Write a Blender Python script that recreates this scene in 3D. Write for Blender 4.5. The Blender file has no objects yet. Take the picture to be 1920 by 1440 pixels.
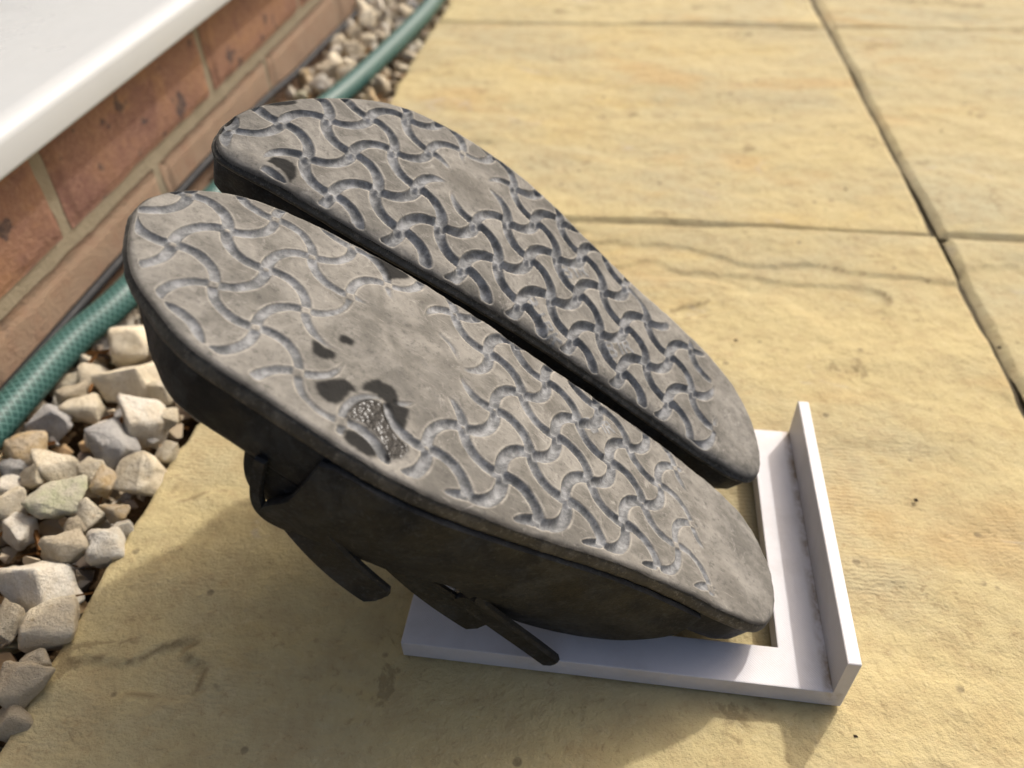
import bpy, bmesh, math, random
import numpy as np
from mathutils import Matrix, Vector

# ------------------------------------------------------------------ camera, sky, sun, exposure
scene = bpy.context.scene
COL = scene.collection
PITCH, ROLL, YAW = math.radians(41.7576), math.radians(-1.8584), math.radians(-8.4009)
cp, sp, cy, sy = math.cos(PITCH), math.sin(PITCH), math.cos(YAW), math.sin(YAW)
fwd = Vector((sy * cp, cy * cp, -sp)); rgt = Vector((cy, -sy, 0)); upv = rgt.cross(fwd)
r2 = rgt * math.cos(ROLL) + upv * math.sin(ROLL); u2 = upv * math.cos(ROLL) - rgt * math.sin(ROLL)
cam = bpy.data.objects.new("camera", bpy.data.cameras.new("camera"))
COL.objects.link(cam)
cam.matrix_world = Matrix(((r2.x, u2.x, -fwd.x, 0), (r2.y, u2.y, -fwd.y, 0), (r2.z, u2.z, -fwd.z, 0.3), (0, 0, 0, 1)))
cam.data.sensor_width = 36
cam.data.lens = 1480 / 1920 * 36
cam.data.clip_start = 0.01
cam.data.clip_end = 200
cam.data.dof.use_dof = True
cam.data.dof.focus_distance = 0.288
cam.data.dof.aperture_fstop = 8.2
scene.camera = cam

SUN_AZ, SUN_EL = math.radians(56), math.radians(43)      # azimuth counted from +X towards +Y
world = bpy.data.worlds.new("World"); scene.world = world; world.use_nodes = True
wn = world.node_tree.nodes; wl = world.node_tree.links
wn.clear()
sky = wn.new("ShaderNodeTexSky"); sky.sky_type = 'NISHITA'; sky.sun_disc = False
sky.dust_density = 8.0; sky.air_density = 1.0; sky.ozone_density = 0.6; sky.sun_elevation = SUN_EL; sky.sun_rotation = math.pi / 2 - SUN_AZ
bg = wn.new("ShaderNodeBackground"); bg.inputs[1].default_value = 0.15
wo = wn.new("ShaderNodeOutputWorld")
wl.new(sky.outputs[0], bg.inputs[0]); wl.new(bg.outputs[0], wo.inputs[0])
sun = bpy.data.objects.new("sun", bpy.data.lights.new("sun", 'SUN')); COL.objects.link(sun)
sun.data.energy = 2.0; sun.data.angle = math.radians(1.8); sun.data.color = (1.0, 0.965, 0.91)
sdir = Vector((math.cos(SUN_EL) * math.cos(SUN_AZ), math.cos(SUN_EL) * math.sin(SUN_AZ), math.sin(SUN_EL)))
sun.rotation_euler = sdir.to_track_quat('Z', 'Y').to_euler(); sun.location = (1, 2, 2)
scene.view_settings.view_transform = 'Standard'; scene.view_settings.look = 'None'
scene.view_settings.exposure = 0.28; scene.view_settings.gamma = 1.0
scene.view_settings.use_curve_mapping = False
scene.cycles.use_denoising = True

# ------------------------------------------------------------------ helpers
def hash2(ix, iy, seed):
    n = (ix.astype(np.int64) * 374761393 + iy.astype(np.int64) * 668265263 + seed * 974711) & 0x7fffffff
    n = ((n ^ (n >> 13)) * 1274126177) & 0x7fffffff
    n = ((n ^ (n >> 16)) * 668265263) & 0x7fffffff
    return ((n ^ (n >> 15)) & 0xffff) / 65535.0
def vnoise(x, y, seed=0):
    ix, iy = np.floor(x), np.floor(y); fx, fy = x - ix, y - iy
    fx = fx * fx * fx * (fx * (fx * 6 - 15) + 10); fy = fy * fy * fy * (fy * (fy * 6 - 15) + 10)
    a, b = hash2(ix, iy, seed), hash2(ix + 1, iy, seed)
    c, d = hash2(ix, iy + 1, seed), hash2(ix + 1, iy + 1, seed)
    return (a * (1 - fx) + b * fx) * (1 - fy) + (c * (1 - fx) + d * fx) * fy
def fbm(x, y, seed=0, octv=4):
    s = 0.0; amp = 0.5; tot = 0.0
    for o in range(octv):
        s = s + amp * vnoise(x * 2 ** o + o * 17.3, y * 2 ** o - o * 9.1, seed + o * 7); tot += amp; amp *= 0.5
    return s / tot
def sstep(a, b, x):
    t = np.clip((x - a) / (b - a), 0, 1); return t * t * (3 - 2 * t)

def link(o, parent=None, mat=None):
    COL.objects.link(o)
    if parent is not None:
        o.parent = parent
    if mat is not None:
        o.data.materials.append(mat)
    return o
def mesh_obj(name, verts, faces, mat=None, parent=None, smooth=True, base=(0, 0, 0)):
    me = bpy.data.meshes.new(name)
    v = np.asarray(verts, float) - np.asarray(base, float)
    if isinstance(faces, np.ndarray):
        me.vertices.add(len(v)); me.vertices.foreach_set("co", v.ravel())
        nf, k = faces.shape
        me.loops.add(nf * k); me.loops.foreach_set("vertex_index", faces.astype(np.int32).ravel())
        me.polygons.add(nf); me.polygons.foreach_set("loop_start", np.arange(0, nf * k, k, dtype=np.int32))
        me.update(calc_edges=True); me.validate()
    else:
        me.from_pydata([tuple(p) for p in v], [], faces); me.update()
    if smooth:
        me.polygons.foreach_set("use_smooth", np.ones(len(me.polygons), bool))
    o = bpy.data.objects.new(name, me)
    return link(o, parent, mat)
def attr(o, name, vals):
    a = o.data.attributes.new(name, 'FLOAT', 'POINT'); a.data.foreach_set("value", np.asarray(vals, np.float32))
def empty(name, loc):
    o = bpy.data.objects.new(name, None); o.location = loc; o.empty_display_size = 0.02
    COL.objects.link(o); return o
def tag(o, label=None, cat=None, group=None, kind=None):
    for k, v in (("label", label), ("category", cat), ("group", group), ("kind", kind)):
        if v: o[k] = v
    return o
def grid_faces(nu, nv, wrap_u=False, wrap_v=False):
    iu = np.arange(nu if wrap_u else nu - 1); iv = np.arange(nv if wrap_v else nv - 1)
    I, J = np.meshgrid(iu, iv, indexing='ij'); I2, J2 = (I + 1) % nu, (J + 1) % nv
    return np.stack([I * nv + J, I2 * nv + J, I2 * nv + J2, I * nv + J2], -1).reshape(-1, 4)

# ------------------------------------------------------------------ material helper
class Mat:
    def __init__(self, name, rough=0.8, spec=0.4):
        m = bpy.data.materials.new(name); m.use_nodes = True
        self.m = m; self.t = m.node_tree; self.n = self.t.nodes
        self.b = self.n["Principled BSDF"]; self.b.inputs["Roughness"].default_value = rough
        self.b.inputs["Specular IOR Level"].default_value = spec
        self._h = None
    def new(self, typ, **kw):
        nd = self.n.new(typ)
        for k, v in kw.items(): setattr(nd, k, v)
        return nd
    def lk(self, a, b): self.t.links.new(a, b)
    def put(self, sock, v):
        if isinstance(v, bpy.types.NodeSocket): self.lk(v, sock)
        elif isinstance(v, tuple) and len(v) == 3 and sock.type == 'RGBA': sock.default_value = (*v, 1)
        else: sock.default_value = v
    def coord(self, kind="Object", scale=(1, 1, 1), rot=(0, 0, 0)):
        tc = self.new("ShaderNodeTexCoord"); mp = self.new("ShaderNodeMapping")
        mp.inputs["Scale"].default_value = scale; mp.inputs["Rotation"].default_value = rot
        self.lk(tc.outputs[kind], mp.inputs[0]); return mp.outputs[0]
    def geo(self, scale=(1, 1, 1), rot=(0, 0, 0)):
        g = self.new("ShaderNodeNewGeometry"); mp = self.new("ShaderNodeMapping")
        mp.inputs["Scale"].default_value = scale; mp.inputs["Rotation"].default_value = rot
        self.lk(g.outputs["Position"], mp.inputs[0]); return mp.outputs[0]
    def noise(self, vec, scale, detail=4, rough=0.6, dist=0.0):
        nd = self.new("ShaderNodeTexNoise"); nd.inputs["Scale"].default_value = scale
        nd.inputs["Detail"].default_value = detail; nd.inputs["Roughness"].default_value = rough
        nd.inputs["Distortion"].default_value = dist; self.lk(vec, nd.inputs["Vector"]); return nd.outputs["Fac"]
    def voro(self, vec, scale, feat='F1', out="Distance"):
        nd = self.new("ShaderNodeTexVoronoi", feature=feat); nd.inputs["Scale"].default_value = scale
        self.lk(vec, nd.inputs["Vector"]); return nd.outputs[out]
    def ramp(self, fac, a, b, lo=0.0, hi=1.0):
        nd = self.new("ShaderNodeMapRange", interpolation_type='SMOOTHSTEP'); self.lk(fac, nd.inputs[0])
        for i, v in enumerate((a, b, lo, hi)): nd.inputs[i + 1].default_value = v
        return nd.outputs[0]
    def math(self, op, a, b=0.0):
        nd = self.new("ShaderNodeMath", operation=op)
        self.put(nd.inputs[0], a); self.put(nd.inputs[1], b); return nd.outputs[0]
    def mix(self, fac, a, b, mode='MIX'):
        nd = self.new("ShaderNodeMix", data_type='RGBA', blend_type=mode)
        self.put(nd.inputs[0], fac); self.put(nd.inputs[6], a); self.put(nd.inputs[7], b); return nd.outputs[2]
    def attrib(self, name):
        nd = self.new("ShaderNodeAttribute"); nd.attribute_name = name; return nd.outputs["Fac"]
    def rand(self):
        return self.new("ShaderNodeObjectInfo").outputs["Random"]
    def color(self, c): self.put(self.b.inputs["Base Color"], c)
    def rough(self, r): self.put(self.b.inputs["Roughness"], r)
    def bump(self, h, dist, strength=1.0):
        nd = self.new("ShaderNodeBump"); nd.inputs["Distance"].default_value = dist
        self.put(nd.inputs["Strength"], strength); self.lk(h, nd.inputs["Height"])
        if self._h is not None: self.lk(self._h, nd.inputs["Normal"])
        self._h = nd.outputs[0]; self.lk(self._h, self.b.inputs["Normal"])

# ------------------------------------------------------------------ materials
def make_paving(name, tone):
    M = Mat(name, 0.86, 0.25)
    p = M.geo(); ps = M.geo((1, 1.6, 1)); 
    off = M.new("ShaderNodeVectorMath", operation='ADD')
    cmb = M.new("ShaderNodeCombineXYZ"); r = M.math('MULTIPLY', M.rand(), 37.0)
    M.lk(r, cmb.inputs[0]); M.lk(r, cmb.inputs[1]); M.lk(ps, off.inputs[0]); M.lk(cmb.outputs[0], off.inputs[1])
    v = off.outputs[0]
    base, grey, orange = tone
    c = M.mix(M.ramp(M.noise(v, 5, 6, 0.62), 0.38, 0.66), base, grey)
    c = M.mix(M.ramp(M.noise(v, 9, 5, 0.6, 0.4), 0.52, 0.72, 0, 0.75), c, orange)
    c = M.mix(M.ramp(M.noise(p, 60, 5, 0.65), 0.35, 0.7, 0, 0.45), c, (0.36, 0.27, 0.14))
    c = M.mix(M.ramp(M.noise(p, 170, 6, 0.75), 0.50, 0.72, 0, 0.40), c, (0.56, 0.48, 0.29))
    c = M.mix(M.ramp(M.noise(p, 240, 5, 0.75, 0.5), 0.56, 0.70, 0, 0.5), c, (0.27, 0.195, 0.095))
    c = M.mix(M.ramp(M.noise(v, 7, 3, 0.5, 0.3), 0.56, 0.72, 0, 0.5), c, (0.44, 0.29, 0.12))
    # dried lime bloom and damp looking stains
    c = M.mix(M.ramp(M.noise(p, 22, 6, 0.7, 0.6), 0.61, 0.66, 0, 0.55), c, (0.20, 0.15, 0.075))
    c = M.mix(M.ramp(M.noise(v, 14, 5, 0.6, 1.0), 0.64, 0.70, 0, 0.4), c, (0.42, 0.37, 0.31))
    sp_ = M.ramp(M.voro(p, 75), 0.10, 0.17, 1, 0)
    sp_ = M.math('MULTIPLY', sp_, M.ramp(M.noise(p, 33, 3), 0.52, 0.6))
    c = M.mix(M.math('MULTIPLY', sp_, 0.6), c, (0.12, 0.095, 0.06))
    # the low steps of the riven face hold dirt
    c = M.mix(M.math('MULTIPLY', M.attrib("ledge"), 0.65), c, (0.17, 0.12, 0.06))
    c = M.mix(M.math('MULTIPLY', M.attrib("edge"), 0.7), c, (0.19, 0.15, 0.085))
    M.color(c)
    fine = M.noise(p, 420, 4, 0.7)
    M.bump(fine, 0.0009, 0.7)
    # tool-brushed corduroy, fine lines across the face
    w = M.new("ShaderNodeTexWave", wave_type='BANDS', bands_direction='Y')
    w.inputs["Scale"].default_value = 135; w.inputs["Distortion"].default_value = 6.0
    w.inputs["Detail"].default_value = 3; w.inputs["Detail Scale"].default_value = 1.2
    M.lk(p, w.inputs["Vector"])
    M.bump(w.outputs["Fac"], 0.0006, M.ramp(M.noise(v, 5, 3), 0.44, 0.64, 0.0, 0.30))
    M.bump(M.noise(p, 110, 6, 0.7), 0.0028, 0.7)
    return M.m
PAVE = [make_paving("riven_stone_%d" % i, t) for i, t in enumerate((
    ((0.50, 0.415, 0.215), (0.42, 0.365, 0.222), (0.48, 0.37, 0.165)),
    ((0.515, 0.435, 0.232), (0.45, 0.395, 0.24), (0.49, 0.395, 0.18)),
    ((0.48, 0.405, 0.222), (0.42, 0.375, 0.235), (0.47, 0.385, 0.185))))]

def make_joint():
    M = Mat("joint_mortar", 0.95, 0.1); p = M.geo()
    c = M.mix(M.noise(p, 40, 5), (0.065, 0.055, 0.036), (0.13, 0.11, 0.075)); M.color(c)
    M.bump(M.noise(p, 300, 4), 0.002, 0.8); return M.m
def make_soil():
    M = Mat("soil", 1.0, 0.1); p = M.geo()
    M.color(M.mix(M.noise(p, 60, 6), (0.035, 0.022, 0.012), (0.13, 0.08, 0.04))); M.bump(M.noise(p, 200, 5), 0.004, 1.0); return M.m
def make_stone(name, ca, cb, cc):
    M = Mat(name, 0.85, 0.25); o = M.coord(); r = M.rand()
    add = M.new("ShaderNodeVectorMath", operation='ADD'); cb_ = M.new("ShaderNodeCombineXYZ")
    M.lk(M.math('MULTIPLY', r, 20.0), cb_.inputs[0]); M.lk(o, add.inputs[0]); M.lk(cb_.outputs[0], add.inputs[1]); v = add.outputs[0]
    c = M.mix(M.ramp(M.noise(v, 1.3, 5, 0.6), 0.35, 0.65), ca, cb)
    c = M.mix(M.ramp(M.noise(v, 3.2, 5, 0.65), 0.55, 0.72, 0, 0.55), c, cc)
    c = M.mix(M.ramp(M.noise(v, 16, 4, 0.7), 0.5, 0.8, 0, 0.3), c, (0.22, 0.19, 0.14))
    M.color(c); M.bump(M.noise(v, 3.5, 6, 0.6), 0.0022, 0.8); M.bump(M.noise(v, 14, 5, 0.75), 0.0007, 0.8); return M.m
STONE = [make_stone("cream_limestone", (0.63, 0.55, 0.40), (0.71, 0.64, 0.50), (0.48, 0.36, 0.20)),
         make_stone("white_limestone", (0.74, 0.70, 0.61), (0.67, 0.60, 0.48), (0.60, 0.51, 0.37)),
         make_stone("grey_limestone", (0.33, 0.325, 0.32), (0.42, 0.41, 0.39), (0.28, 0.26, 0.23)),
         make_stone("ochre_limestone", (0.50, 0.37, 0.20), (0.55, 0.46, 0.33), (0.42, 0.26, 0.11)),
         make_stone("pinkish_limestone", (0.47, 0.40, 0.29), (0.54, 0.47, 0.35), (0.38, 0.29, 0.19)),
         make_stone("mossy_limestone", (0.55, 0.51, 0.40), (0.44, 0.45, 0.29), (0.36, 0.37, 0.21))]
def make_brick(name, dusty):
    M = Mat(name, 0.9, 0.2); g = M.geo(); r = M.rand()
    c = M.mix(M.ramp(M.noise(g, 14, 4, 0.6), 0.35, 0.65), (0.265, 0.145, 0.09), (0.205, 0.108, 0.082))
    c = M.mix(M.ramp(M.noise(M.geo((1, 1.5, 3)), 9, 4, 0.6, 0.5), 0.5, 0.66, 0, 0.8), c, (0.32, 0.175, 0.092))
    c = M.mix(M.math('MULTIPLY', r, 0.35), c, (0.25, 0.14, 0.10))
    c = M.mix(M.ramp(M.noise(g, 28, 5, 0.65, 0.8), 0.52, 0.66, 0, 0.6), c, (0.17, 0.085, 0.07))
    c = M.mix(M.ramp(M.noise(g, 120, 5, 0.7), 0.5, 0.72, 0, 0.5), c, (0.14, 0.075, 0.055))
    c = M.mix(M.ramp(M.noise(g, 42, 4, 0.6), 0.60, 0.66, 0, 0.8), c, (0.045, 0.04, 0.045))
    c = M.mix(M.ramp(M.noise(g, 300, 3, 0.7), 0.4, 0.8, 0, 0.35), c, (0.45, 0.29, 0.19)); 
    if dusty: c = M.mix(M.ramp(M.noise(g, 70, 4), 0.2, 0.6, 0.45, 0.95), c, (0.30, 0.215, 0.15))
    M.color(c); M.bump(M.noise(M.geo((1, 1, 1.5)), 260, 5, 0.7), 0.002, 0.8); return M.m
def make_mortar():
    M = Mat("wall_mortar", 0.95, 0.1); p = M.geo()
    M.color(M.mix(M.noise(p, 50, 5), (0.205, 0.172, 0.118), (0.315, 0.27, 0.195))); M.bump(M.noise(p, 350, 4), 0.0015, 0.7); return M.m
def make_upvc():
    M = Mat("white_upvc", 0.33, 0.5); p = M.geo()
    c = M.mix(M.ramp(M.noise(M.geo((1, 0.25, 1)), 14, 6, 0.7, 0.6), 0.45, 0.72, 0, 0.8), (0.445, 0.465, 0.475), (0.37, 0.385, 0.385))
    M.color(c); M.rough(M.ramp(M.noise(p, 14, 4), 0.3, 0.7, 0.25, 0.5)); return M.m
def make_plain(name, col, rough=0.6, spec=0.4):
    M = Mat(name, rough, spec); p = M.geo()
    M.color(M.mix(M.noise(p, 90, 4), tuple(c * 0.8 for c in col), tuple(min(1, c * 1.2) for c in col)))
    M.rough(M.ramp(M.noise(p, 150, 3), 0.3, 0.7, rough * 0.85, min(1, rough * 1.15))); return M.m
def make_hose():
    M = Mat("braided_green_pvc", 0.47, 0.28)
    uv = M.new("ShaderNodeUVMap").outputs[0]; sx = M.new("ShaderNodeSeparateXYZ"); M.lk(uv, sx.inputs[0])
    def lines(sgn):
        a = M.math('ADD', M.math('MULTIPLY', sx.outputs[0], 215.0), M.math('MULTIPLY', sx.outputs[1], sgn * 10.0))
        f = M.math('FRACT', a); return M.ramp(M.math('ABSOLUTE', M.math('SUBTRACT', f, 0.5)), 0.05, 0.12, 1, 0)
    ln = M.math('MAXIMUM', lines(1.0), lines(-1.0))
    base = M.mix(M.noise(M.geo(), 30, 3), (0.015, 0.058, 0.052), (0.028, 0.085, 0.076))
    M.color(M.mix(M.math('MULTIPLY', ln, 0.75), base, (0.11, 0.225, 0.205)))
    M.b.inputs["Coat Weight"].default_value = 0.08; M.b.inputs["Coat Roughness"].default_value = 0.3
    M.bump(M.noise(M.geo(), 200, 3), 0.0004, 0.3); return M.m
def make_print():
    M = Mat("white_printed_plastic", 0.42, 0.45); p = M.geo()
    c = M.mix(M.ramp(M.noise(p, 45, 6, 0.7), 0.42, 0.7, 0, 0.8), (0.60, 0.585, 0.605), (0.53, 0.51, 0.515))
    dirt = M.math('MULTIPLY', M.attrib("corner"), M.ramp(M.noise(M.geo((1, 0.6, 1)), 130, 6, 0.7), 0.35, 0.62))
    c = M.mix(dirt, c, (0.22, 0.15, 0.075)); M.color(c)
    w = M.new("ShaderNodeTexWave", wave_type='BANDS', bands_direction='Z'); w.inputs["Scale"].default_value = 1650
    w.inputs["Distortion"].default_value = 0.4; M.lk(p, w.inputs["Vector"])
    w2 = M.new("ShaderNodeTexWave", wave_type='BANDS', bands_direction='DIAGONAL'); w2.inputs["Scale"].default_value = 560
    w2.inputs["Distortion"].default_value = 0.3; M.lk(p, w2.inputs["Vector"])
    M.bump(w.outputs["Fac"], 0.00012, 0.5); M.bump(w2.outputs["Fac"], 0.00010, 0.45); M.bump(M.noise(p, 900, 3), 0.0002, 0.35)
    M.b.inputs["Subsurface Weight"].default_value = 0.0
    return M.m
def make_tread():
    M = Mat("worn_rubber_tread", 0.85, 0.3); p = M.geo()
    gr, wet, gl, rim = M.attrib("groove"), M.attrib("wet"), M.attrib("gloss"), M.attrib("rim")
    dust = M.mix(M.ramp(M.noise(p, 55, 6, 0.65, 0.5), 0.34, 0.66), (0.125, 0.119, 0.105), (0.240, 0.228, 0.203))
    dust = M.mix(M.ramp(M.noise(p, 24, 5, 0.6, 0.8), 0.5, 0.68, 0, 0.6), dust, (0.112, 0.104, 0.090))
    dust = M.mix(M.ramp(M.noise(p, 11, 4, 0.6, 0.6), 0.50, 0.66, 0, 0.65), dust, (0.105, 0.100, 0.090))
    dust = M.mix(M.ramp(M.noise(p, 85, 6, 0.75, 1.2), 0.56, 0.68, 0, 0.55), dust, (0.33, 0.315, 0.285))
    sc = M.noise(M.geo((1, 9, 1), (0, 0, 0.5)), 160, 4, 0.6)
    dust = M.mix(M.ramp(sc, 0.58, 0.74, 0, 0.45), dust, (0.32, 0.30, 0.265))
    dust = M.mix(M.ramp(M.noise(p, 330, 5, 0.75), 0.5, 0.72, 0, 0.65), dust, (0.062, 0.060, 0.055))
    dust = M.mix(M.math('MULTIPLY', rim, M.ramp(M.noise(p, 180, 4), 0.3, 0.65, 0, 0.75)), dust, (0.36, 0.34, 0.30))
    rub = M.mix(M.ramp(M.noise(p, 210, 5, 0.7), 0.35, 0.7), (0.110, 0.114, 0.116), (0.280, 0.286, 0.290))
    c = M.mix(M.ramp(gr, 0.12, 0.5), dust, rub)
    c = M.mix(M.ramp(M.attrib("edgeband"), 0.2, 0.9, 0, 0.75), c, (0.060, 0.053, 0.045))
    c = M.mix(M.math('MULTIPLY', wet, 0.97), c, (0.017, 0.017, 0.0165))
    c = M.mix(M.math('MULTIPLY', gl, 0.96), c, (0.006, 0.006, 0.0065)); M.color(c)
    ro = M.math('SUBTRACT', 0.86, M.math('MULTIPLY', wet, 0.06)); ro = M.math('SUBTRACT', ro, M.math('MULTIPLY', gl, 0.64)); M.rough(ro)
    M.put(M.b.inputs['Specular IOR Level'], M.math('ADD', M.math('SUBTRACT', 0.28, M.math('MULTIPLY', wet, 0.2)), M.math('MULTIPLY', gl, -0.15)))
    dry = M.math('SUBTRACT', 1.0, gl)
    M.bump(M.noise(p, 260, 5, 0.65), 0.0005, M.math('MULTIPLY', dry, 0.65)); M.bump(M.noise(p, 900, 4, 0.7), 0.0003, M.math('MULTIPLY', dry, 0.6))
    M.bump(M.noise(p, 620, 1, 0.6), 0.0006, M.math('MULTIPLY', gl, 0.62))
    return M.m
def make_eva(name, dark, light, brown):
    M = Mat(name, 0.62, 0.35); p = M.geo()
    c = M.mix(M.ramp(M.noise(p, 70, 6, 0.7, 0.6), 0.44, 0.66), dark, light)
    c = M.mix(M.ramp(M.noise(p, 25, 4, 0.6), 0.42, 0.68, 0, 0.7), c, brown)
    sc = M.noise(M.geo((1, 1, 7), (0.2, 0.5, 0.0)), 90, 4, 0.7)
    c = M.mix(M.ramp(sc, 0.63, 0.75, 0, 0.5), c, (0.075, 0.077, 0.072))
    c = M.mix(M.ramp(M.noise(p, 380, 4, 0.7), 0.67, 0.74, 0, 0.5), c, (0.15, 0.14, 0.11))
    c = M.mix(M.ramp(M.noise(p, 520, 5, 0.8), 0.52, 0.66, 0, 0.55), c, tuple(min(1, q * 2.1) for q in light))
    c = M.mix(M.attrib("wet"), c, (0.004, 0.004, 0.004))
    M.color(c); M.rough(M.ramp(M.noise(p, 60, 4), 0.3, 0.7, 0.45, 0.8))
    M.bump(M.noise(p, 190, 5, 0.65), 0.0008, 0.7); M.bump(M.noise(p, 520, 5, 0.75), 0.0004, 0.6); return M.m
TREAD = make_tread()
EVA = make_eva("weathered_black_eva", (0.0045, 0.0054, 0.0066), (0.022, 0.0245, 0.027), (0.0080, 0.0082, 0.0078))
STRAPM = make_eva("smooth_black_eva", (0.005, 0.0058, 0.007), (0.022, 0.025, 0.029), (0.0075, 0.0078, 0.0076))

# ================================================================== the setting
GX = -0.221                      # edge of the paving along the gravel strip
XW = -0.337                      # face of the brick wall
PX, PY0, PIT = 0.2318, 0.518, 0.449
patio = mesh_obj("patio", *(lambda x0, x1, y0, y1: ([(x0, y0, -0.0068), (x1, y0, -0.0068), (x1, y1, -0.0068), (x0, y1, -0.0068),
                                                     (x0, y0, -0.06), (x0, y1, -0.06)], [(0, 1, 2, 3), (0, 3, 5, 4)]))(GX + 0.006, 3.2, -0.9, 3.2),
                 make_joint(), smooth=False)
tag(patio, kind="structure")

def slab(x0, x1, y0, y1, step, seed, mat):
    nx, ny = int(round((x1 - x0) / step)) + 1, int(round((y1 - y0) / step)) + 1
    # finer spacing close to the edges
    ux = np.linspace(0, 1, nx); uy = np.linspace(0, 1, ny)
    X, Y = np.meshgrid(x0 + (x1 - x0) * ux, y0 + (y1 - y0) * uy, indexing='ij')
    sx, sy_ = seed * 3.17, seed * 5.31
    f = fbm(X * 4.2 + sx, Y * 9.5 + sy_, seed, 5) + 0.22 * fbm(X * 22 + sx, Y * 34, seed + 50, 3)
    t = f * 5.0; k = np.floor(t); fr = t - k
    soft = 0.05 + 0.85 * sstep(0.40, 0.52, fbm(X * 6 - sx, Y * 6, seed + 9, 3))
    terr = k + sstep(1 - soft, 1.0, fr)
    lev = hash2(k, k * 0 + seed, 3) > 0.45
    ledge = sstep(1 - soft, 1 - soft * 0.5, fr) * sstep(0.30, 0.12, soft) * lev * sstep(0.44, 0.60, fbm(X * 11 + 4, Y * 11, seed + 61, 3))
    terr = np.where(lev, terr, k + fr)
    h = 0.0024 * (terr - t.mean()) + 0.0048 * (fbm(X * 7, Y * 11, seed + 3, 3) - 0.5) + 0.0022 * (fbm(X * 26, Y * 38, seed + 14, 4) - 0.5) + 0.0012 * (fbm(X * 75, Y * 75, seed + 4, 3) - 0.5)
    h = h * 0.62 - 0.0009
    d = np.minimum(np.minimum(X - x0, x1 - X), np.minimum(Y - y0, y1 - Y))
    rad = 0.0014 + 0.0026 * fbm(X * 25, Y * 25, seed + 21, 3)
    e = np.clip(1 - d / rad, 0, 1); h = h - 0.0045 * (1 - np.sqrt(np.clip(1 - e * e, 0, 1)))
    wob = np.where(X < GX + 0.012, 0.0045, 0.0010) * (fbm(X * 40, Y * 40, seed + 31, 3) - 0.5) * 2
    near = np.clip(1 - d / 0.01, 0, 1)
    Xd = X + wob * near; Yd = Y - wob * near
    V = np.stack([Xd, Yd, h], -1).reshape(-1, 3)
    F = grid_faces(nx, ny)
    # skirt
    ring = np.concatenate([np.arange(ny), (np.arange(1, nx)) * ny + ny - 1, (nx - 1) * ny + np.arange(ny - 2, -1, -1), np.arange(nx - 2, 0, -1) * ny])
    low = V[ring].copy(); low[:, 2] = -0.045; n0 = len(V); m = len(ring); q = np.arange(m); q2 = (q + 1) % m
    F2 = np.stack([ring[q2], ring[q], n0 + q, n0 + q2], -1)
    bx, by = (x0 + x1) / 2, (y0 + y1) / 2
    o = mesh_obj("paving_slab", np.vstack([V, low]), np.vstack([F, F2])[:, ::-1] if False else np.vstack([F, F2]), mat, patio, True, (bx, by, 0))
    o.location = (bx, by, 0)
    attr(o, "ledge", np.concatenate([ledge.ravel(), np.zeros(m)]))
    attr(o, "edge", np.concatenate([e.ravel(), np.ones(m)]))
    return o
J = 0.0021
cols = [(GX, PX - J)] + [(PX + J + PIT * i, PX - J + PIT * (i + 1)) for i in range(3)]
rows = [(PY0 + PIT * j + J, PY0 + PIT * (j + 1) - J) for j in range(-2, 4)]
for i, (xa, xb) in enumerate(cols):
    for j, (ya, yb) in enumerate(rows):
        if i > 1 and j < 2: continue
        if i > 2 and j < 3: continue
        st = 0.0022 if (i, j) == (0, 1) else (0.003 if i < 2 and j in (1, 2) else 0.005)
        slab(xa, xb, ya, yb, st, 11 + i * 13 + j * 5, PAVE[2] if i == 1 else PAVE[(i + j) % 2] if j > 1 else PAVE[0])

# far ground beyond the paving, so that nothing ends in the open
ground = mesh_obj("ground", [(-60, -60, -0.07), (60, -60, -0.07), (60, 60, -0.07), (-60, 60, -0.07)], [(0, 1, 2, 3)], make_plain("earth", (0.20, 0.17, 0.11), 0.95, 0.1), smooth=False)
tag(ground, kind="structure")

# ---- gravel bed
gx, gy = np.meshgrid(np.linspace(XW - 0.01, GX + 0.004, 30), np.linspace(-0.35, 2.6, 420), indexing='ij')
gz = -0.030 + 0.010 * fbm(gx * 40, gy * 40, 5, 3)
bed = mesh_obj("gravel_bed", np.stack([gx, gy, gz], -1).reshape(-1, 3), grid_faces(30, 420), make_soil()); tag(bed, kind="structure")

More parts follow.
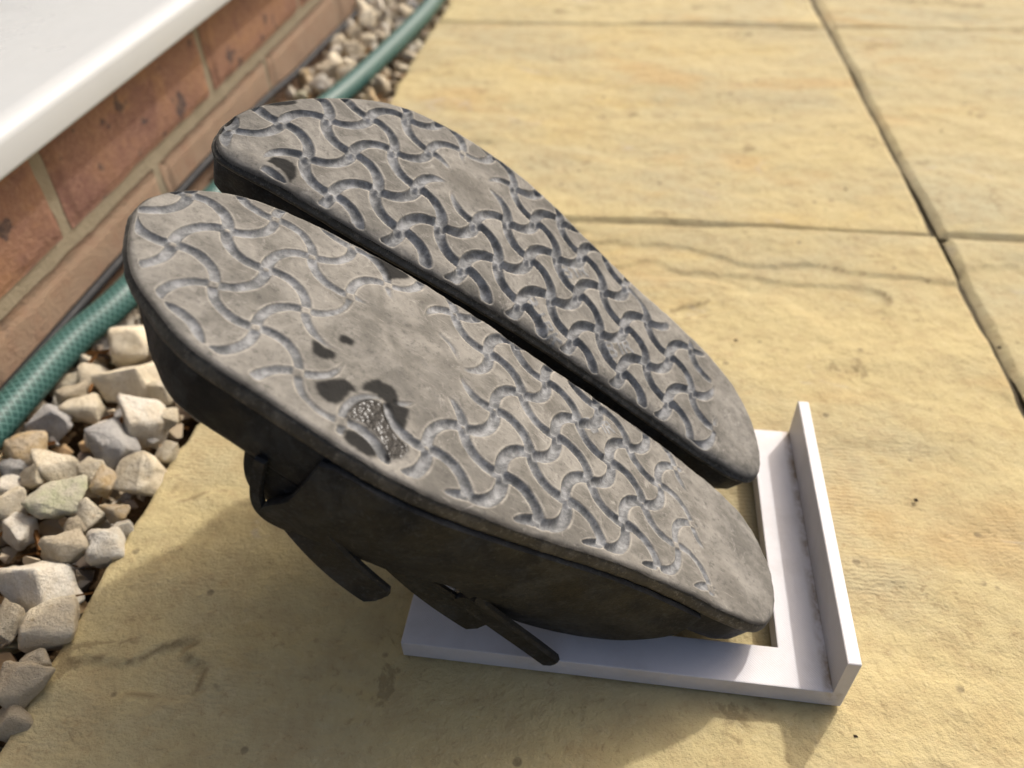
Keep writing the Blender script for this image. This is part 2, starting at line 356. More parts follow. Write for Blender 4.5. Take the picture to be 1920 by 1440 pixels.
rng = random.Random(7); nrg = np.random.default_rng(5)
def stone_mesh(seed, flat):
    rg = np.random.default_rng(seed)
    bm = bmesh.new()
    # a broken lump: a jittered box cut by a few planes, edges worn round
    q = np.array([[a, b, c] for a in (-1, 1) for b in (-1, 1) for c in (-1, 1)], float) * 0.66
    p = q + rg.normal(size=q.shape) * 0.22
    ex = rg.normal(size=(7, 3)); ex /= np.linalg.norm(ex, axis=1)[:, None]; p = np.vstack([p, ex * rg.uniform(0.75, 1.0, (7, 1))])
    p *= np.array([1.0, rg.uniform(0.70, 0.95), flat])
    for q in p: bm.verts.new(q)
    bmesh.ops.convex_hull(bm, input=bm.verts[:])
    bmesh.ops.delete(bm, geom=[v for v in bm.verts if not v.link_faces], context='VERTS')
    bmesh.ops.dissolve_limit(bm, angle_limit=math.radians(16), verts=bm.verts[:], edges=bm.edges[:])
    bmesh.ops.triangulate(bm, faces=[f for f in bm.faces if len(f.verts) > 4])
    bmesh.ops.bevel(bm, geom=bm.edges[:], offset=0.13, segments=3, profile=0.5, affect='EDGES', clamp_overlap=True)
    bmesh.ops.triangulate(bm, faces=bm.faces[:])
    bmesh.ops.subdivide_edges(bm, edges=[e for e in bm.edges if e.calc_length() > 0.3], cuts=2, use_grid_fill=True)
    bmesh.ops.recalc_face_normals(bm, faces=bm.faces[:])
    bm.normal_update()
    co = np.array([v.co[:] for v in bm.verts]); nz = fbm(co[:, 0] * 2.2 + seed, co[:, 1] * 2.2 + co[:, 2] * 1.9, seed, 5) - 0.5
    for v, n_ in zip(bm.verts, nz): v.co += v.normal * float(n_) * 0.26
    me = bpy.data.meshes.new("stone"); bm.to_mesh(me); bm.free()
    me.polygons.foreach_set("use_smooth", np.ones(len(me.polygons), bool))
    return me
base_meshes = [stone_mesh(100 + k, 0.66 + 0.035 * (k % 8)) for k in range(20)]
mesh_by = {}
def stone_data(k, mi):
    if (k, mi) not in mesh_by:
        me = base_meshes[k].copy(); me.materials.append(STONE[mi]); mesh_by[(k, mi)] = me
    return mesh_by[(k, mi)]
def put_stone(x, y, z, r, mi, k, rot):
    o = bpy.data.objects.new("stone", stone_data(k, mi)); o.parent = bed
    o.location = (x, y, z); o.rotation_euler = rot; o.scale = (r, r, r); COL.objects.link(o)
    return o
placed = []
def pick():
    u = rng.random()
    return 0 if u < 0.44 else 1 if u < 0.68 else 2 if u < 0.76 else 3 if u < 0.84 else 4 if u < 0.95 else 5
# the larger stones that can be told apart beside the toe of the sandal: x, y, radius, kind
BIG = [(-0.2886, 0.3437, 0.0222, 0), (-0.2695, 0.3133, 0.0203, 0), (-0.286, 0.2867, 0.0138, 0), (-0.2473, 0.282, 0.0165, 1), (-0.2954, 0.273, 0.0165, 2), (-0.2656, 0.2698, 0.0113, 1), (-0.2547, 0.2609, 0.0168, 2), (-0.298, 0.2546, 0.0142, 3), (-0.2965, 0.2968, 0.0106, 4), (-0.235, 0.2854, 0.0091, 0), (-0.2291, 0.2428, 0.0138, 0), (-0.2776, 0.2433, 0.0137, 0), (-0.2985, 0.2411, 0.0084, 2), (-0.2561, 0.2418, 0.0095, 0), (-0.2622, 0.22, 0.0162, 5), (-0.2441, 0.2358, 0.0099, 3), (-0.2835, 0.2178, 0.0115, 0), (-0.272, 0.2041, 0.0124, 1), (-0.2246, 0.1998, 0.0128, 1), (-0.241, 0.1934, 0.0124, 4), (-0.2427, 0.2154, 0.0103, 0), (-0.2443, 0.177, 0.0175, 1), (-0.228, 0.1584, 0.0173, 0), (-0.2446, 0.1553, 0.0103, 4), (-0.2241, 0.1402, 0.0082, 0), (-0.2238, 0.1286, 0.0149, 4), (-0.2209, 0.1169, 0.0107, 4), (-0.2239, 0.2621, 0.0081, 0), (-0.2292, 0.2185, 0.0078, 3), (-0.2602, 0.1795, 0.0072, 0), (-0.2491, 0.3083, 0.0102, 0), (-0.2831, 0.2354, 0.0098, 0), (-0.2936, 0.2289, 0.0111, 1), (-0.2436, 0.2072, 0.0072, 4), (-0.2225, 0.211, 0.0065, 1)]
for (x, y, r, mi) in BIG:
    r *= 0.90
    put_stone(x, y, 0.0005 + rng.uniform(-0.002, 0.003), r, mi, rng.randrange(20), (rng.uniform(-0.5, 0.5), rng.uniform(-0.5, 0.5), rng.uniform(0, 6.28)))
    placed.append((x, y, r))
# hose lies here: keep the stones under it low
HOSE = [(-0.318, -0.20, 0.003), (-0.3215, 0.05, 0.004), (-0.3235, 0.20, 0.005), (-0.3225, 0.276, 0.0055), (-0.3195, 0.335, 0.006), (-0.310, 0.394, 0.006), (-0.3005, 0.538, 0.0075),
        (-0.281, 0.632, 0.0085), (-0.261, 0.725, 0.009), (-0.247, 0.825, 0.009), (-0.233, 0.945, 0.0095), (-0.2275, 1.03, 0.0105), (-0.218, 1.25, 0.0105), (-0.212, 1.6, 0.0105), (-0.21, 2.3, 0.0105)]
def hose_x(y):
    return float(np.interp(y, [p[1] for p in HOSE], [p[0] for p in HOSE]))
tries = 0; small = []
while len(placed) < 296 and tries < 60000:
    tries += 1
    y = rng.uniform(-0.02, 1.55) if len(placed) < 250 else rng.uniform(0.05, 1.2); x = rng.uniform(XW + 0.012, GX - 0.004)
    r = rng.uniform(0.0105, 0.0165) if rng.random() < 0.72 else rng.uniform(0.0065, 0.010)
    if any((x - a) ** 2 + (y - b) ** 2 < (0.72 * (r + c)) ** 2 for a, b, c in placed): continue
    dh = abs(x - hose_x(y)); z = rng.uniform(-0.008, 0.001)
    if dh < 0.010 + r: z = -0.004 - r * 0.6
    if x > GX - r: z = min(z, -0.004)
    put_stone(x, y, z, r, pick(), rng.randrange(20), (rng.uniform(0, 6.28), rng.uniform(0, 6.28), rng.uniform(0, 6.28)))
    placed.append((x, y, r))
# the smaller chips underneath and far along the strip: one mass
def stuff_mesh(name, items, mats):
    V = []; F = []; MI = []; off = 0
    for (x, y, z, r, mi, k, rot) in items:
        me = base_low[k]; v = me[0] @ np.array(Matrix.Rotation(rot[0], 3, 'X') @ Matrix.Rotation(rot[1], 3, 'Y') @ Matrix.Rotation(rot[2], 3, 'Z')) * r + np.array([x, y, z])
        V.append(v); F += [tuple(i + off for i in f) for f in me[1]]; MI += [mi] * len(me[1]); off += len(v)
    me = bpy.data.meshes.new(name); me.from_pydata(np.vstack(V).tolist(), [], F); me.update()
    for m in mats: me.materials.append(m)
    me.polygons.foreach_set("material_index", MI); return me
base_low = []
for k in range(12):
    rg = np.random.default_rng(900 + k); p = rg.normal(size=(10, 3)); p /= np.linalg.norm(p, axis=1)[:, None]; p *= np.array([1, 0.8, 0.6])
    bm = bmesh.new()
    for q in p: bm.verts.new(q)
    bmesh.ops.convex_hull(bm, input=bm.verts[:]); bmesh.ops.delete(bm, geom=[v for v in bm.verts if not v.link_faces], context='VERTS')
    bm.verts.index_update(); base_low.append((np.array([v.co[:] for v in bm.verts]), [tuple(v.index for v in f.verts) for f in bm.faces])); bm.free()
items = []
for k in range(1900):
    y = rng.uniform(-0.3, 2.5); x = rng.uniform(XW + 0.006, GX + 0.002); r = rng.uniform(0.0045, 0.0115)
    items.append((x, y, rng.uniform(-0.022, -0.009), r, pick(), rng.randrange(12), (rng.uniform(0, 6.28), rng.uniform(0, 6.28), 0)))
for k in range(350):
    y = rng.uniform(1.5, 2.5); x = rng.uniform(XW + 0.01, GX - 0.005)
    items.append((x, y, rng.uniform(-0.01, 0), rng.uniform(0.009, 0.015), pick(), rng.randrange(12), (rng.uniform(0, 6.28), rng.uniform(0, 6.28), 0)))
for k in range(700):
    y = rng.uniform(0.0, 1.3); x = rng.uniform(XW + 0.01, GX - 0.002)
    items.append((x, y, rng.uniform(-0.008, -0.001), rng.uniform(0.0025, 0.0055), pick(), rng.randrange(12), (rng.uniform(0, 6.28), rng.uniform(0, 6.28), 0)))
# a stone's own texture is scaled to its unit mesh: these carry a plainer chip material
CHIP = [make_plain("chip_%d" % i, c, 0.9, 0.2) for i, c in enumerate(((0.48, 0.40, 0.29), (0.58, 0.52, 0.43), (0.34, 0.33, 0.31), (0.42, 0.29, 0.16), (0.40, 0.32, 0.25), (0.40, 0.38, 0.26)))]
g2 = bpy.data.objects.new("gravel_chips", stuff_mesh("gravel_chips", items, CHIP)); link(g2, bed); tag(g2, kind="stuff")
# dead needles and leaf crumbs between the stones
V = []; F = []
for k in range(420):
    y = rng.uniform(0.0, 1.3); x = rng.uniform(XW + 0.01, GX + 0.004); z = rng.uniform(-0.012, -0.001); a = rng.uniform(0, 3.14); L = rng.uniform(0.003, 0.013); wd = rng.uniform(0.0004, 0.0014)
    ca, sa = math.cos(a), math.sin(a); n = len(V); tz = rng.uniform(-0.003, 0.003)
    for (s, t, h) in ((-L, -wd, 0), (L, -wd, tz), (L, wd, tz), (-L, wd, 0), (-L, 0, wd * 1.5), (L, 0, tz + wd * 1.5)):
        V.append((x + ca * s - sa * t, y + sa * s + ca * t, z + h))
    F += [(n, n + 1, n + 5, n + 4), (n + 4, n + 5, n + 2, n + 3), (n, n + 3, n + 2, n + 1)]
g3 = mesh_obj("leaf_litter", V, F, make_plain("dead_needles", (0.16, 0.075, 0.025), 0.9, 0.2), smooth=False); tag(g3, "brown dead needles and leaf crumbs between the gravel stones", "leaf litter", kind="stuff")

# crumbs of soil and stone grit on the paving
V = []; F = []
for k in range(16):
    x = rng.uniform(GX + 0.005, 0.35); y = rng.uniform(0.08, 0.7); q = rng.uniform(0.0005, 0.0013); n = len(V)
    if -0.08 < x < 0.11 and 0.15 < y < 0.31: continue
    for (a_, b_, c_) in ((-1, -0.7, 0), (1.2, -0.5, 0), (0.8, 0.9, 0), (-0.9, 0.8, 0), (0.1, 0.1, 1.3)):
        V.append((x + a_ * q * rng.uniform(0.7, 1.3), y + b_ * q * rng.uniform(0.7, 1.3), 0.0002 + c_ * q))
    F += [(n, n + 1, n + 4), (n + 1, n + 2, n + 4), (n + 2, n + 3, n + 4), (n + 3, n, n + 4), (n, n + 3, n + 2, n + 1)]
g4 = mesh_obj("grit", V, F, make_plain("dark_grit", (0.10, 0.075, 0.05), 0.9, 0.2), smooth=False); tag(g4, "tiny dark crumbs of grit scattered on the paving", "grit", kind="stuff")

# ---- brick wall
BM = [make_brick("fired_brick", False), make_brick("dusty_brick", True)]
WY0, WY1 = -0.6, 3.2
wall = mesh_obj("brick_wall", [(XW - 0.0018, WY0, -0.06), (XW - 0.0018, WY1, -0.06), (XW - 0.0018, WY1, 0.118), (XW - 0.0018, WY0, 0.118),
                               (XW - 0.11, WY0, -0.06), (XW - 0.11, WY1, -0.06), (XW - 0.11, WY1, 0.118), (XW - 0.11, WY0, 0.118)],
                [(0, 1, 2, 3), (5, 4, 7, 6), (4, 0, 3, 7), (1, 5, 6, 2), (3, 2, 6, 7), (4, 5, 1, 0)], make_mortar(), smooth=False)
tag(wall, "low red brick wall with sandy mortar under the white door sill", "brick wall")
def brick_mesh(seed, L, Hh):
    n1, n2 = 44, 15
    rg = seed * 7.7
    U, Vv = np.meshgrid(np.linspace(-1, 1, n1), np.linspace(-1, 1, n2), indexing='ij')
    yy, zz = U * L / 2, Vv * Hh / 2
    d = np.minimum(L / 2 - np.abs(yy), Hh / 2 - np.abs(zz))
    e = np.clip(1 - d / 0.0035, 0, 1); x = 0.0022 - 0.0036 * (1 - np.sqrt(np.clip(1 - e * e, 0, 1))) + 0.0016 * (fbm(yy * 60 + rg, zz * 60, seed, 4) - 0.5)
    wob = 0.0045 * (fbm(yy * 45 + rg, zz * 45, seed + 3, 3) - 0.5) * (e > 0)
    V = np.stack([x, yy + wob, zz + wob * 0.7], -1).reshape(-1, 3); F = grid_faces(n1, n2)
    ring = np.concatenate([np.arange(n2), np.arange(1, n1) * n2 + n2 - 1, (n1 - 1) * n2 + np.arange(n2 - 2, -1, -1), np.arange(n1 - 2, 0, -1) * n2])
    low = V[ring].copy(); low[:, 0] = -0.02; m = len(ring); q = np.arange(m); q2 = (q + 1) % m
    me = bpy.data.meshes.new("brick"); VV = np.vstack([V, low]); FF = np.vstack([F, np.stack([ring[q2], ring[q], len(V) + q, len(V) + q2], -1)])
    me.from_pydata(VV.tolist(), [], FF.tolist()); me.update(); me.polygons.foreach_set("use_smooth", np.ones(len(me.polygons), bool)); return me
BRW, BRH = 0.2135, 0.0640
bmeshes = {}
for ci, (zc, ph) in enumerate(((0.0785, 0.3965), (0.0035, 0.3965 + 0.1125), (-0.0715, 0.3965))):
    for n in range(-5, 13):
        yc = ph + n * 0.2245 + 0.112
        if not WY0 + 0.1 < yc < WY1 - 0.1: continue
        v = (n * 3 + ci) % 5; key = (v, ci > 0)
        if key not in bmeshes:
            bmeshes[key] = brick_mesh(40 + v + 9 * ci, BRW, BRH); bmeshes[key].materials.append(BM[1 if ci > 0 else 0])
        o = bpy.data.objects.new("brick", bmeshes[key]); o.parent = wall; o.location = (XW, yc, zc); COL.objects.link(o)

# ---- white sill and the foot of the door above it
def extrude_y(name, prof, y0, y1, mat, parent=None, base=None, bev=0.0, ny=2):
    n = len(prof); V = []; 
    for y in np.linspace(y0, y1, ny):
        V += [(a, y, b) for a, b in prof]
    F = [tuple(range(n))[::-1], tuple(range((ny - 1) * n, ny * n))]
    for s in range(ny - 1):
        F += [(s * n + i, s * n + (i + 1) % n, (s + 1) * n + (i + 1) % n, (s + 1) * n + i) for i in range(n)]
    bs = base or (0, 0, 0)
    o = mesh_obj(name, V, F, mat, parent, False, bs)
    bm = bmesh.new(); bm.from_mesh(o.data)
    if bev:
        bmesh.ops.bevel(bm, geom=[e for e in bm.edges if abs(e.verts[0].co.y - e.verts[1].co.y) > 0.01], offset=bev, segments=4, profile=0.5, affect='EDGES', clamp_overlap=True)
    bmesh.ops.recalc_face_normals(bm, faces=bm.faces[:]); bm.to_mesh(o.data); bm.free()
    o.data.polygons.foreach_set("use_smooth", np.ones(len(o.data.polygons), bool))
    try: o.data.set_sharp_from_angle(angle=math.radians(35))
    except Exception: pass
    return o
UPVC = make_upvc()
sill = extrude_y("door_sill", [(-0.310, 0.1135), (-0.310, 0.132), (-0.318, 0.137), (-0.452, 0.1415), (-0.452, 0.121), (-0.330, 0.1195), (-0.322, 0.1135)], WY0, WY1, UPVC, bev=0.0035)
tag(sill, "white plastic door sill running along the top of the brick wall", "door sill")
door = empty("door_frame", (-0.48, 1.2, 0.142))
for nm, prof, mt in (("gasket", [(-0.4495, 0.1418), (-0.4495, 0.150), (-0.456, 0.150), (-0.456, 0.1418)], make_plain("black_rubber_gasket", (0.03, 0.03, 0.032), 0.6)),
                     ("bottom_rail", [(-0.4565, 0.1425), (-0.4565, 0.23), (-0.4700, 0.245), (-0.52, 0.245), (-0.52, 0.1425)], UPVC)):
    o = extrude_y(nm, prof, WY0, WY1, mt, door, (-0.48, 1.2, 0.142), 0.0015)
glass = Mat("door_glass", 0.02, 0.5); glass.color((0.02, 0.025, 0.028)); 
o = extrude_y("glass_pane", [(-0.478, 0.2452), (-0.478, 2.0), (-0.502, 2.0), (-0.502, 0.2452)], WY0, WY1, glass.m, door, (-0.48, 1.2, 0.142))
tag(door, "white door frame with dark glass standing on the back of the sill", "door frame")

# ================================================================== things on the ground
def tube(name, pts, r, mat, nseg=400, ns=20, parent=None):
    P = np.array(pts, float); d = np.concatenate([[0], np.cumsum(np.linalg.norm(np.diff(P, axis=0), axis=1))])
    # Catmull-Rom through the points
    u = np.linspace(0, len(P) - 1.0001, nseg); i = np.floor(u).astype(int); f = (u - i)[:, None]
    g = lambda k: P[np.clip(i + k, 0, len(P) - 1)]
    Q = 0.5 * (2 * g(0) + (g(1) - g(-1)) * f + (2 * g(-1) - 5 * g(0) + 4 * g(1) - g(2)) * f ** 2 + (3 * g(0) - g(-1) - 3 * g(1) + g(2)) * f ** 3)
    T = np.gradient(Q, axis=0); T /= np.linalg.norm(T, axis=1)[:, None]
    S = np.cross(T, np.array([0, 0, 1.0])); S /= np.linalg.norm(S, axis=1)[:, None]; N = np.cross(S, T)
    a = np.linspace(0, 2 * math.pi, ns, endpoint=False)
    V = Q[:, None] + r * (np.cos(a)[None, :, None] * S[:, None] + np.sin(a)[None, :, None] * N[:, None])
    F = grid_faces(nseg, ns, wrap_v=True)
    o = mesh_obj(name, V.reshape(-1, 3), F[:, ::-1], mat, parent)
    L = np.concatenate([[0], np.cumsum(np.linalg.norm(np.diff(Q, axis=0), axis=1))])
    uv = o.data.uv_layers.new(name="UVMap")
    li = np.empty(len(o.data.loops), np.int32); o.data.loops.foreach_get("vertex_index", li)
    uu = L[li // ns]; vv = (li % ns) / ns
    lp = (np.arange(len(li)) // 4); 
    vq = vv.reshape(-1, 4); wrap = vq.max(1) - vq.min(1) > 0.5; vq[wrap] = np.where(vq[wrap] < 0.5, vq[wrap] + 1, vq[wrap])
    uv.data.foreach_set("uv", np.stack([uu, vq.ravel()], -1).astype(np.float32).ravel())
    return o
hose = tube("garden_hose", HOSE, 0.0098, make_hose(), 500, 28)
tag(hose, "green braided garden hose lying on the gravel along the brick wall", "garden hose")
cable = tube("black_cable", [(-0.3305, -0.3, 0.006), (-0.3305, 0.1, 0.008), (-0.3305, 0.40, 0.0095), (-0.3305, 0.52, 0.011), (-0.3305, 0.60, 0.0105), (-0.3305, 0.70, 0.009), (-0.3265, 0.78, 0.006),
                              (-0.326, 0.86, 0.004), (-0.322, 0.95, 0.003), (-0.318, 1.05, 0.004), (-0.312, 1.3, 0.004), (-0.30, 1.9, 0.004)], 0.0031, make_plain("black_cable_sheath", (0.022, 0.023, 0.026), 0.6, 0.25), 300, 12)
tag(cable, "black cable running along the foot of the brick wall behind the hose", "cable")

# ---- white printed stand
SROT = -0.01372; SLX, SLY = 0.174, 0.1403; SO = (-0.0729, 0.16095); TB, TH, TL = 0.00993, 0.0315, 0.00516
stand = empty("shoe_stand", (SO[0], SO[1], 0.0)); stand.rotation_euler = (0, 0, SROT)
PRINT = make_print()
def frame_mesh():
    bm = bmesh.new(); x1 = SLX - TL
    ox = (0.0, x1); oy = (0.0, SLY); ix = (0.017, 0.1502); iy = (0.0168, SLY - 0.0168)
    xs = sorted({0, ix[0], ix[1], x1} | {round(x1 - 0.004 * q, 5) for q in range(1, 4)}); ys = [0, iy[0]] + [iy[0] + (iy[1] - iy[0]) * q / 24 for q in range(1, 24)] + [iy[1], SLY]
    vt = {}
    def v(x, y, z):
        k = (round(x, 6), round(y, 6), round(z, 6))
        if k not in vt: vt[k] = bm.verts.new(k)
        return vt[k]
    def inside(a, b): return not (ix[0] - 1e-6 < a < ix[1] + 1e-6 and iy[0] - 1e-6 < b < iy[1] + 1e-6)
    for z, flip in ((TB, False), (0.0, True)):
        for a in range(len(xs) - 1):
            for b in range(len(ys) - 1):
                if inside((xs[a] + xs[a + 1]) / 2, (ys[b] + ys[b + 1]) / 2):
                    q = [v(xs[a], ys[b], z), v(xs[a + 1], ys[b], z), v(xs[a + 1], ys[b + 1], z), v(xs[a], ys[b + 1], z)]
                    bm.faces.new(q[::-1] if flip else q)
    for e in [e for e in bm.edges if e.is_boundary and abs(e.verts[0].co.z - TB) < 1e-6]:
        a, b = e.verts; c, d = v(a.co.x, a.co.y, 0), v(b.co.x, b.co.y, 0)
        bm.faces.new((a, b, d, c))
    bmesh.ops.recalc_face_normals(bm, faces=bm.faces[:])
    eg = [e for e in bm.edges if len(e.link_faces) == 2 and e.calc_face_angle(0) > 1.0 and not (abs(e.verts[0].co.x - x1) < 1e-5 and abs(e.verts[1].co.x - x1) < 1e-5)]
    bmesh.ops.bevel(bm, geom=eg, offset=0.00045, segments=2, profile=0.5, affect='EDGES', clamp_overlap=True)
    me = bpy.data.meshes.new("base_frame"); bm.to_mesh(me); bm.free(); return me
o = bpy.data.objects.new("base_frame", frame_mesh()); link(o, stand, PRINT)
co = np.empty(len(o.data.vertices) * 3); o.data.vertices.foreach_get("co", co); co = co.reshape(-1, 3)
attr(o, "corner", np.clip(1 - (SLX - TL - co[:, 0]) / 0.0042, 0, 1) ** 3 * (co[:, 2] > TB * 0.8))
bm = bmesh.new(); nz = 12
bmesh.ops.create_cube(bm, size=1.0)
for vtx in bm.verts:
    vtx.co = ((SLX - TL) if vtx.co.x < 0 else SLX, 0 if vtx.co.y < 0 else SLY, 0 if vtx.co.z < 0 else TH)
bmesh.ops.bevel(bm, geom=[e for e in bm.edges if not all(abs(q.co.x - (SLX - TL)) < 1e-6 for q in e.verts) or all(q.co.z > 0.01 for q in e.verts)], offset=0.0005, segments=2, profile=0.5, affect='EDGES')
for k in range(1, 10):
    bmesh.ops.bisect_plane(bm, geom=bm.verts[:] + bm.edges[:] + bm.faces[:], plane_co=(0, 0, TB + 0.0012 * k - 0.0012), plane_no=(0, 0, 1))
me = bpy.data.meshes.new("upright_lip"); bm.to_mesh(me); bm.free()
o = bpy.data.objects.new("upright_lip", me); link(o, stand, PRINT)
co = np.empty(len(me.vertices) * 3); me.vertices.foreach_get("co", co); co = co.reshape(-1, 3)
attr(o, "corner", np.clip(1 - np.abs(co[:, 2] - TB) / 0.0013, 0, 1) * (co[:, 0] < SLX - TL + 1e-4) * 0.8)
tag(stand, "white plastic printed stand with open base frame and an upright lip at the heels", "shoe stand")

# ================================================================== the pair of sandals
CELL = 0.0176 * 1.11; KS = 1.11
SANDAL = {"near": {"M": [[0.38902, 0.70019, -0.59866], [0.84667, -0.52785, -0.06719], [-0.36305, -0.48073, -0.79818]], "O": [-0.04819, 0.20322, 0.12328], "c2": 0.8132, "cw": 0.1955, "psi": 0.7714, "c3": -3.748, "wet": [[[-46.8, -27.8], [-45.8, -28.2], [-45.0, -26.8], [-44.6, -24.4], [-42.3, -21.6], [-43.0, -20.4], [-44.9, -19.6], [-47.1, -19.9], [-48.5, -21.6], [-49.2, -23.6], [-48.4, -25.3]], [[-36.5, -26.0], [-35.1, -26.5], [-33.7, -25.7], [-33.4, -23.7], [-32.8, -22.7], [-34.6, -21.5], [-35.8, -22.2], [-37.0, -23.5], [-37.5, -24.7]], [[-56.8, -14.5], [-53.9, -14.2], [-49.5, -13.2], [-46.7, -11.8], [-46.0, -9.8], [-46.6, -6.6], [-48.6, -7.0], [-52.4, -5.8], [-55.0, -5.0], [-56.7, -5.6], [-58.4, -7.3], [-58.9, -10.6], [-58.2, -12.7]], [[-43.9, -6.7], [-41.3, -8.1], [-38.4, -7.8], [-36.2, -7.5], [-35.2, -5.4], [-33.3, -3.9], [-32.8, -1.4], [-34.1, 1.0], [-36.2, 2.9], [-34.4, 5.4], [-36.3, 8.0], [-40.4, 10.3], [-42.7, 11.4], [-43.6, 9.5], [-42.9, 6.5], [-41.7, 4.2], [-40.3, 0.4], [-41.2, -3.1], [-44.6, -5.8]], [[-60.1, 2.6], [-57.5, 4.5], [-55.9, 7.6], [-55.5, 11.4], [-56.2, 13.6], [-57.4, 14.1], [-59.8, 13.4], [-61.3, 10.3], [-62.0, 6.9], [-61.9, 4.6]], [[-0.1, -56.3], [5.1, -53.5], [9.7, -47.5], [12.7, -40.8], [12.4, -39.2], [2.7, -41.0], [4.6, -45.9], [4.3, -51.5]], [[-80.4, -35.1], [-79.2, -33.7], [-79.5, -29.5], [-80.4, -26.6], [-81.9, -28.2], [-81.5, -32.2]]], "gloss": [[[-49.3, -3.9], [-45.8, -3.4], [-41.9, -0.7], [-40.9, 1.1], [-43.0, 4.1], [-44.6, 7.2], [-45.5, 11.5], [-44.5, 16.9], [-46.5, 18.0], [-50.0, 18.8], [-53.2, 17.7], [-55.2, 17.4], [-53.3, 14.3], [-52.2, 10.7], [-52.4, 6.0], [-54.5, 1.8], [-57.6, 0.1], [-54.2, -1.4]]], "ph": 1.05647, "fade": [0.0045, 0.0012], "round": 0.0022, "under": 0.5, "rdep": 0.0019, "st": [[-102.3, 0, 0], [-100, -9.5, 8], [-96, -15.2, 18], [-89, -20.3, 28.6], [-80, -24.4, 36], [-70, -26.5, 43], [-60, -27.8, 47], [-45, -28.3, 50], [-30, -29.3, 53], [-15, -30.5, 55], [0, -31.3, 54.6], [15, -31.5, 52], [30, -32, 48.3], [45, -33, 43.7], [60, -34, 38.8], [75, -34.8, 34.3], [90, -35, 30.8], [105, -34, 28.3], [120, -32, 26], [130, -28.5, 24], [138, -20.5, 19.5], [142, -12, 13], [144.3, 1, 1]]}, "far": {"M": [[0.56673, 0.56063, -0.60374], [0.74218, -0.66558, 0.07863], [-0.35775, -0.49264, -0.79329]], "O": [-0.05419, 0.28053, 0.13417], "c2": 0.9321, "cw": 0.7265, "psi": 0.6761, "c3": -5.9615, "wet": [[[-59.2, -70.0], [-52.6, -72.3], [-46.0, -71.5], [-47.0, -68.9], [-54.1, -68.1]], [[-71.1, -41.0], [-67.2, -39.8], [-64.8, -36.7], [-67.5, -30.1], [-70.4, -28.0], [-71.2, -34.3], [-72.9, -38.6], [-73.8, -39.3]]], "gloss": [], "ph": 0.87212, "fade": [0.002, 0.003], "round": 0.006, "under": 0.15, "rdep": 0.0034, "st": [[-88.6, 16.5, 16.5], [-87.5, 8, 24.5], [-85, 1, 29], [-81, -5.6, 32], [-76, -13, 33], [-68, -22.2, 33.8], [-59, -32, 34.8], [-48, -41.3, 36], [-35, -46.9, 37], [-20, -50.7, 36.8], [-3, -52.8, 35], [15, -53.2, 33], [31, -50.5, 31], [52, -44.5, 29], [76, -39.5, 27.5], [101, -35.5, 27], [119, -29, 27.5], [134, -19, 28], [145, -6.6, 27], [150, 8, 24], [151.8, 17, 17]]}}
def grooves(s, t, par, wear, hw0=0.0025, dep0=0.0031):
    """depth of the tread pattern below the worn face: circular arcs between the knots of a square lattice"""
    i, j = s / CELL + 3, t / CELL + 3
    i0, j0 = np.floor(i), np.floor(j)
    sag = 0.225; Rr = (0.25 + sag * sag) / (2 * sag); half = math.asin(0.5 / Rr)
    depth = np.zeros_like(s)
    for axis in (0, 1):
        p, q, p0, q0 = (i, j, i0, j0) if axis == 0 else (j, i, j0, i0)
        for dp in (-1, 0, 1):
            for dq in (-1, 0, 1, 2):
                a, b = p0 + dp, q0 + dq
                odd = (np.mod(a + b + par, 2) > 0.5)
                # u-edges bow to -v when odd; v-edges bow to +u when odd
                sg = np.where(odd, -1.0, 1.0) if axis == 0 else np.where(odd, 1.0, -1.0)
                lx = p - a - 0.5; ly = (q - b) * sg
                cyy = sag - Rr
                ang = np.arctan2(lx, ly - cyy); rad = np.hypot(lx, ly - cyy)
                ins = np.abs(ang) <= half
                de = np.minimum(np.hypot(lx - 0.5, ly), np.hypot(lx + 0.5, ly))
                dist = np.where(ins, np.abs(rad - Rr), de) * CELL
                along = np.clip(np.minimum(np.hypot(lx - 0.5, ly), np.hypot(lx + 0.5, ly)) * CELL / 0.0024, 0, 1)
                pinch = 0.30 + 0.70 * along ** 0.8
                x = dist / hw0
                prof = np.clip(1 - x * x, 0, 1) ** 0.56 * dep0 * pinch - wear
                depth = np.maximum(depth, prof)
    return np.maximum(depth, 0)
def in_poly(px, py, poly):
    c = np.zeros(px.shape, bool); n = len(poly)
    for k in range(n):
        x1, y1 = poly[k]; x2, y2 = poly[(k + 1) % n]
        if y1 == y2: continue
        c ^= ((y1 > py) != (y2 > py)) & (px < (x2 - x1) * (py - y1) / (y2 - y1) + x1)
    return c
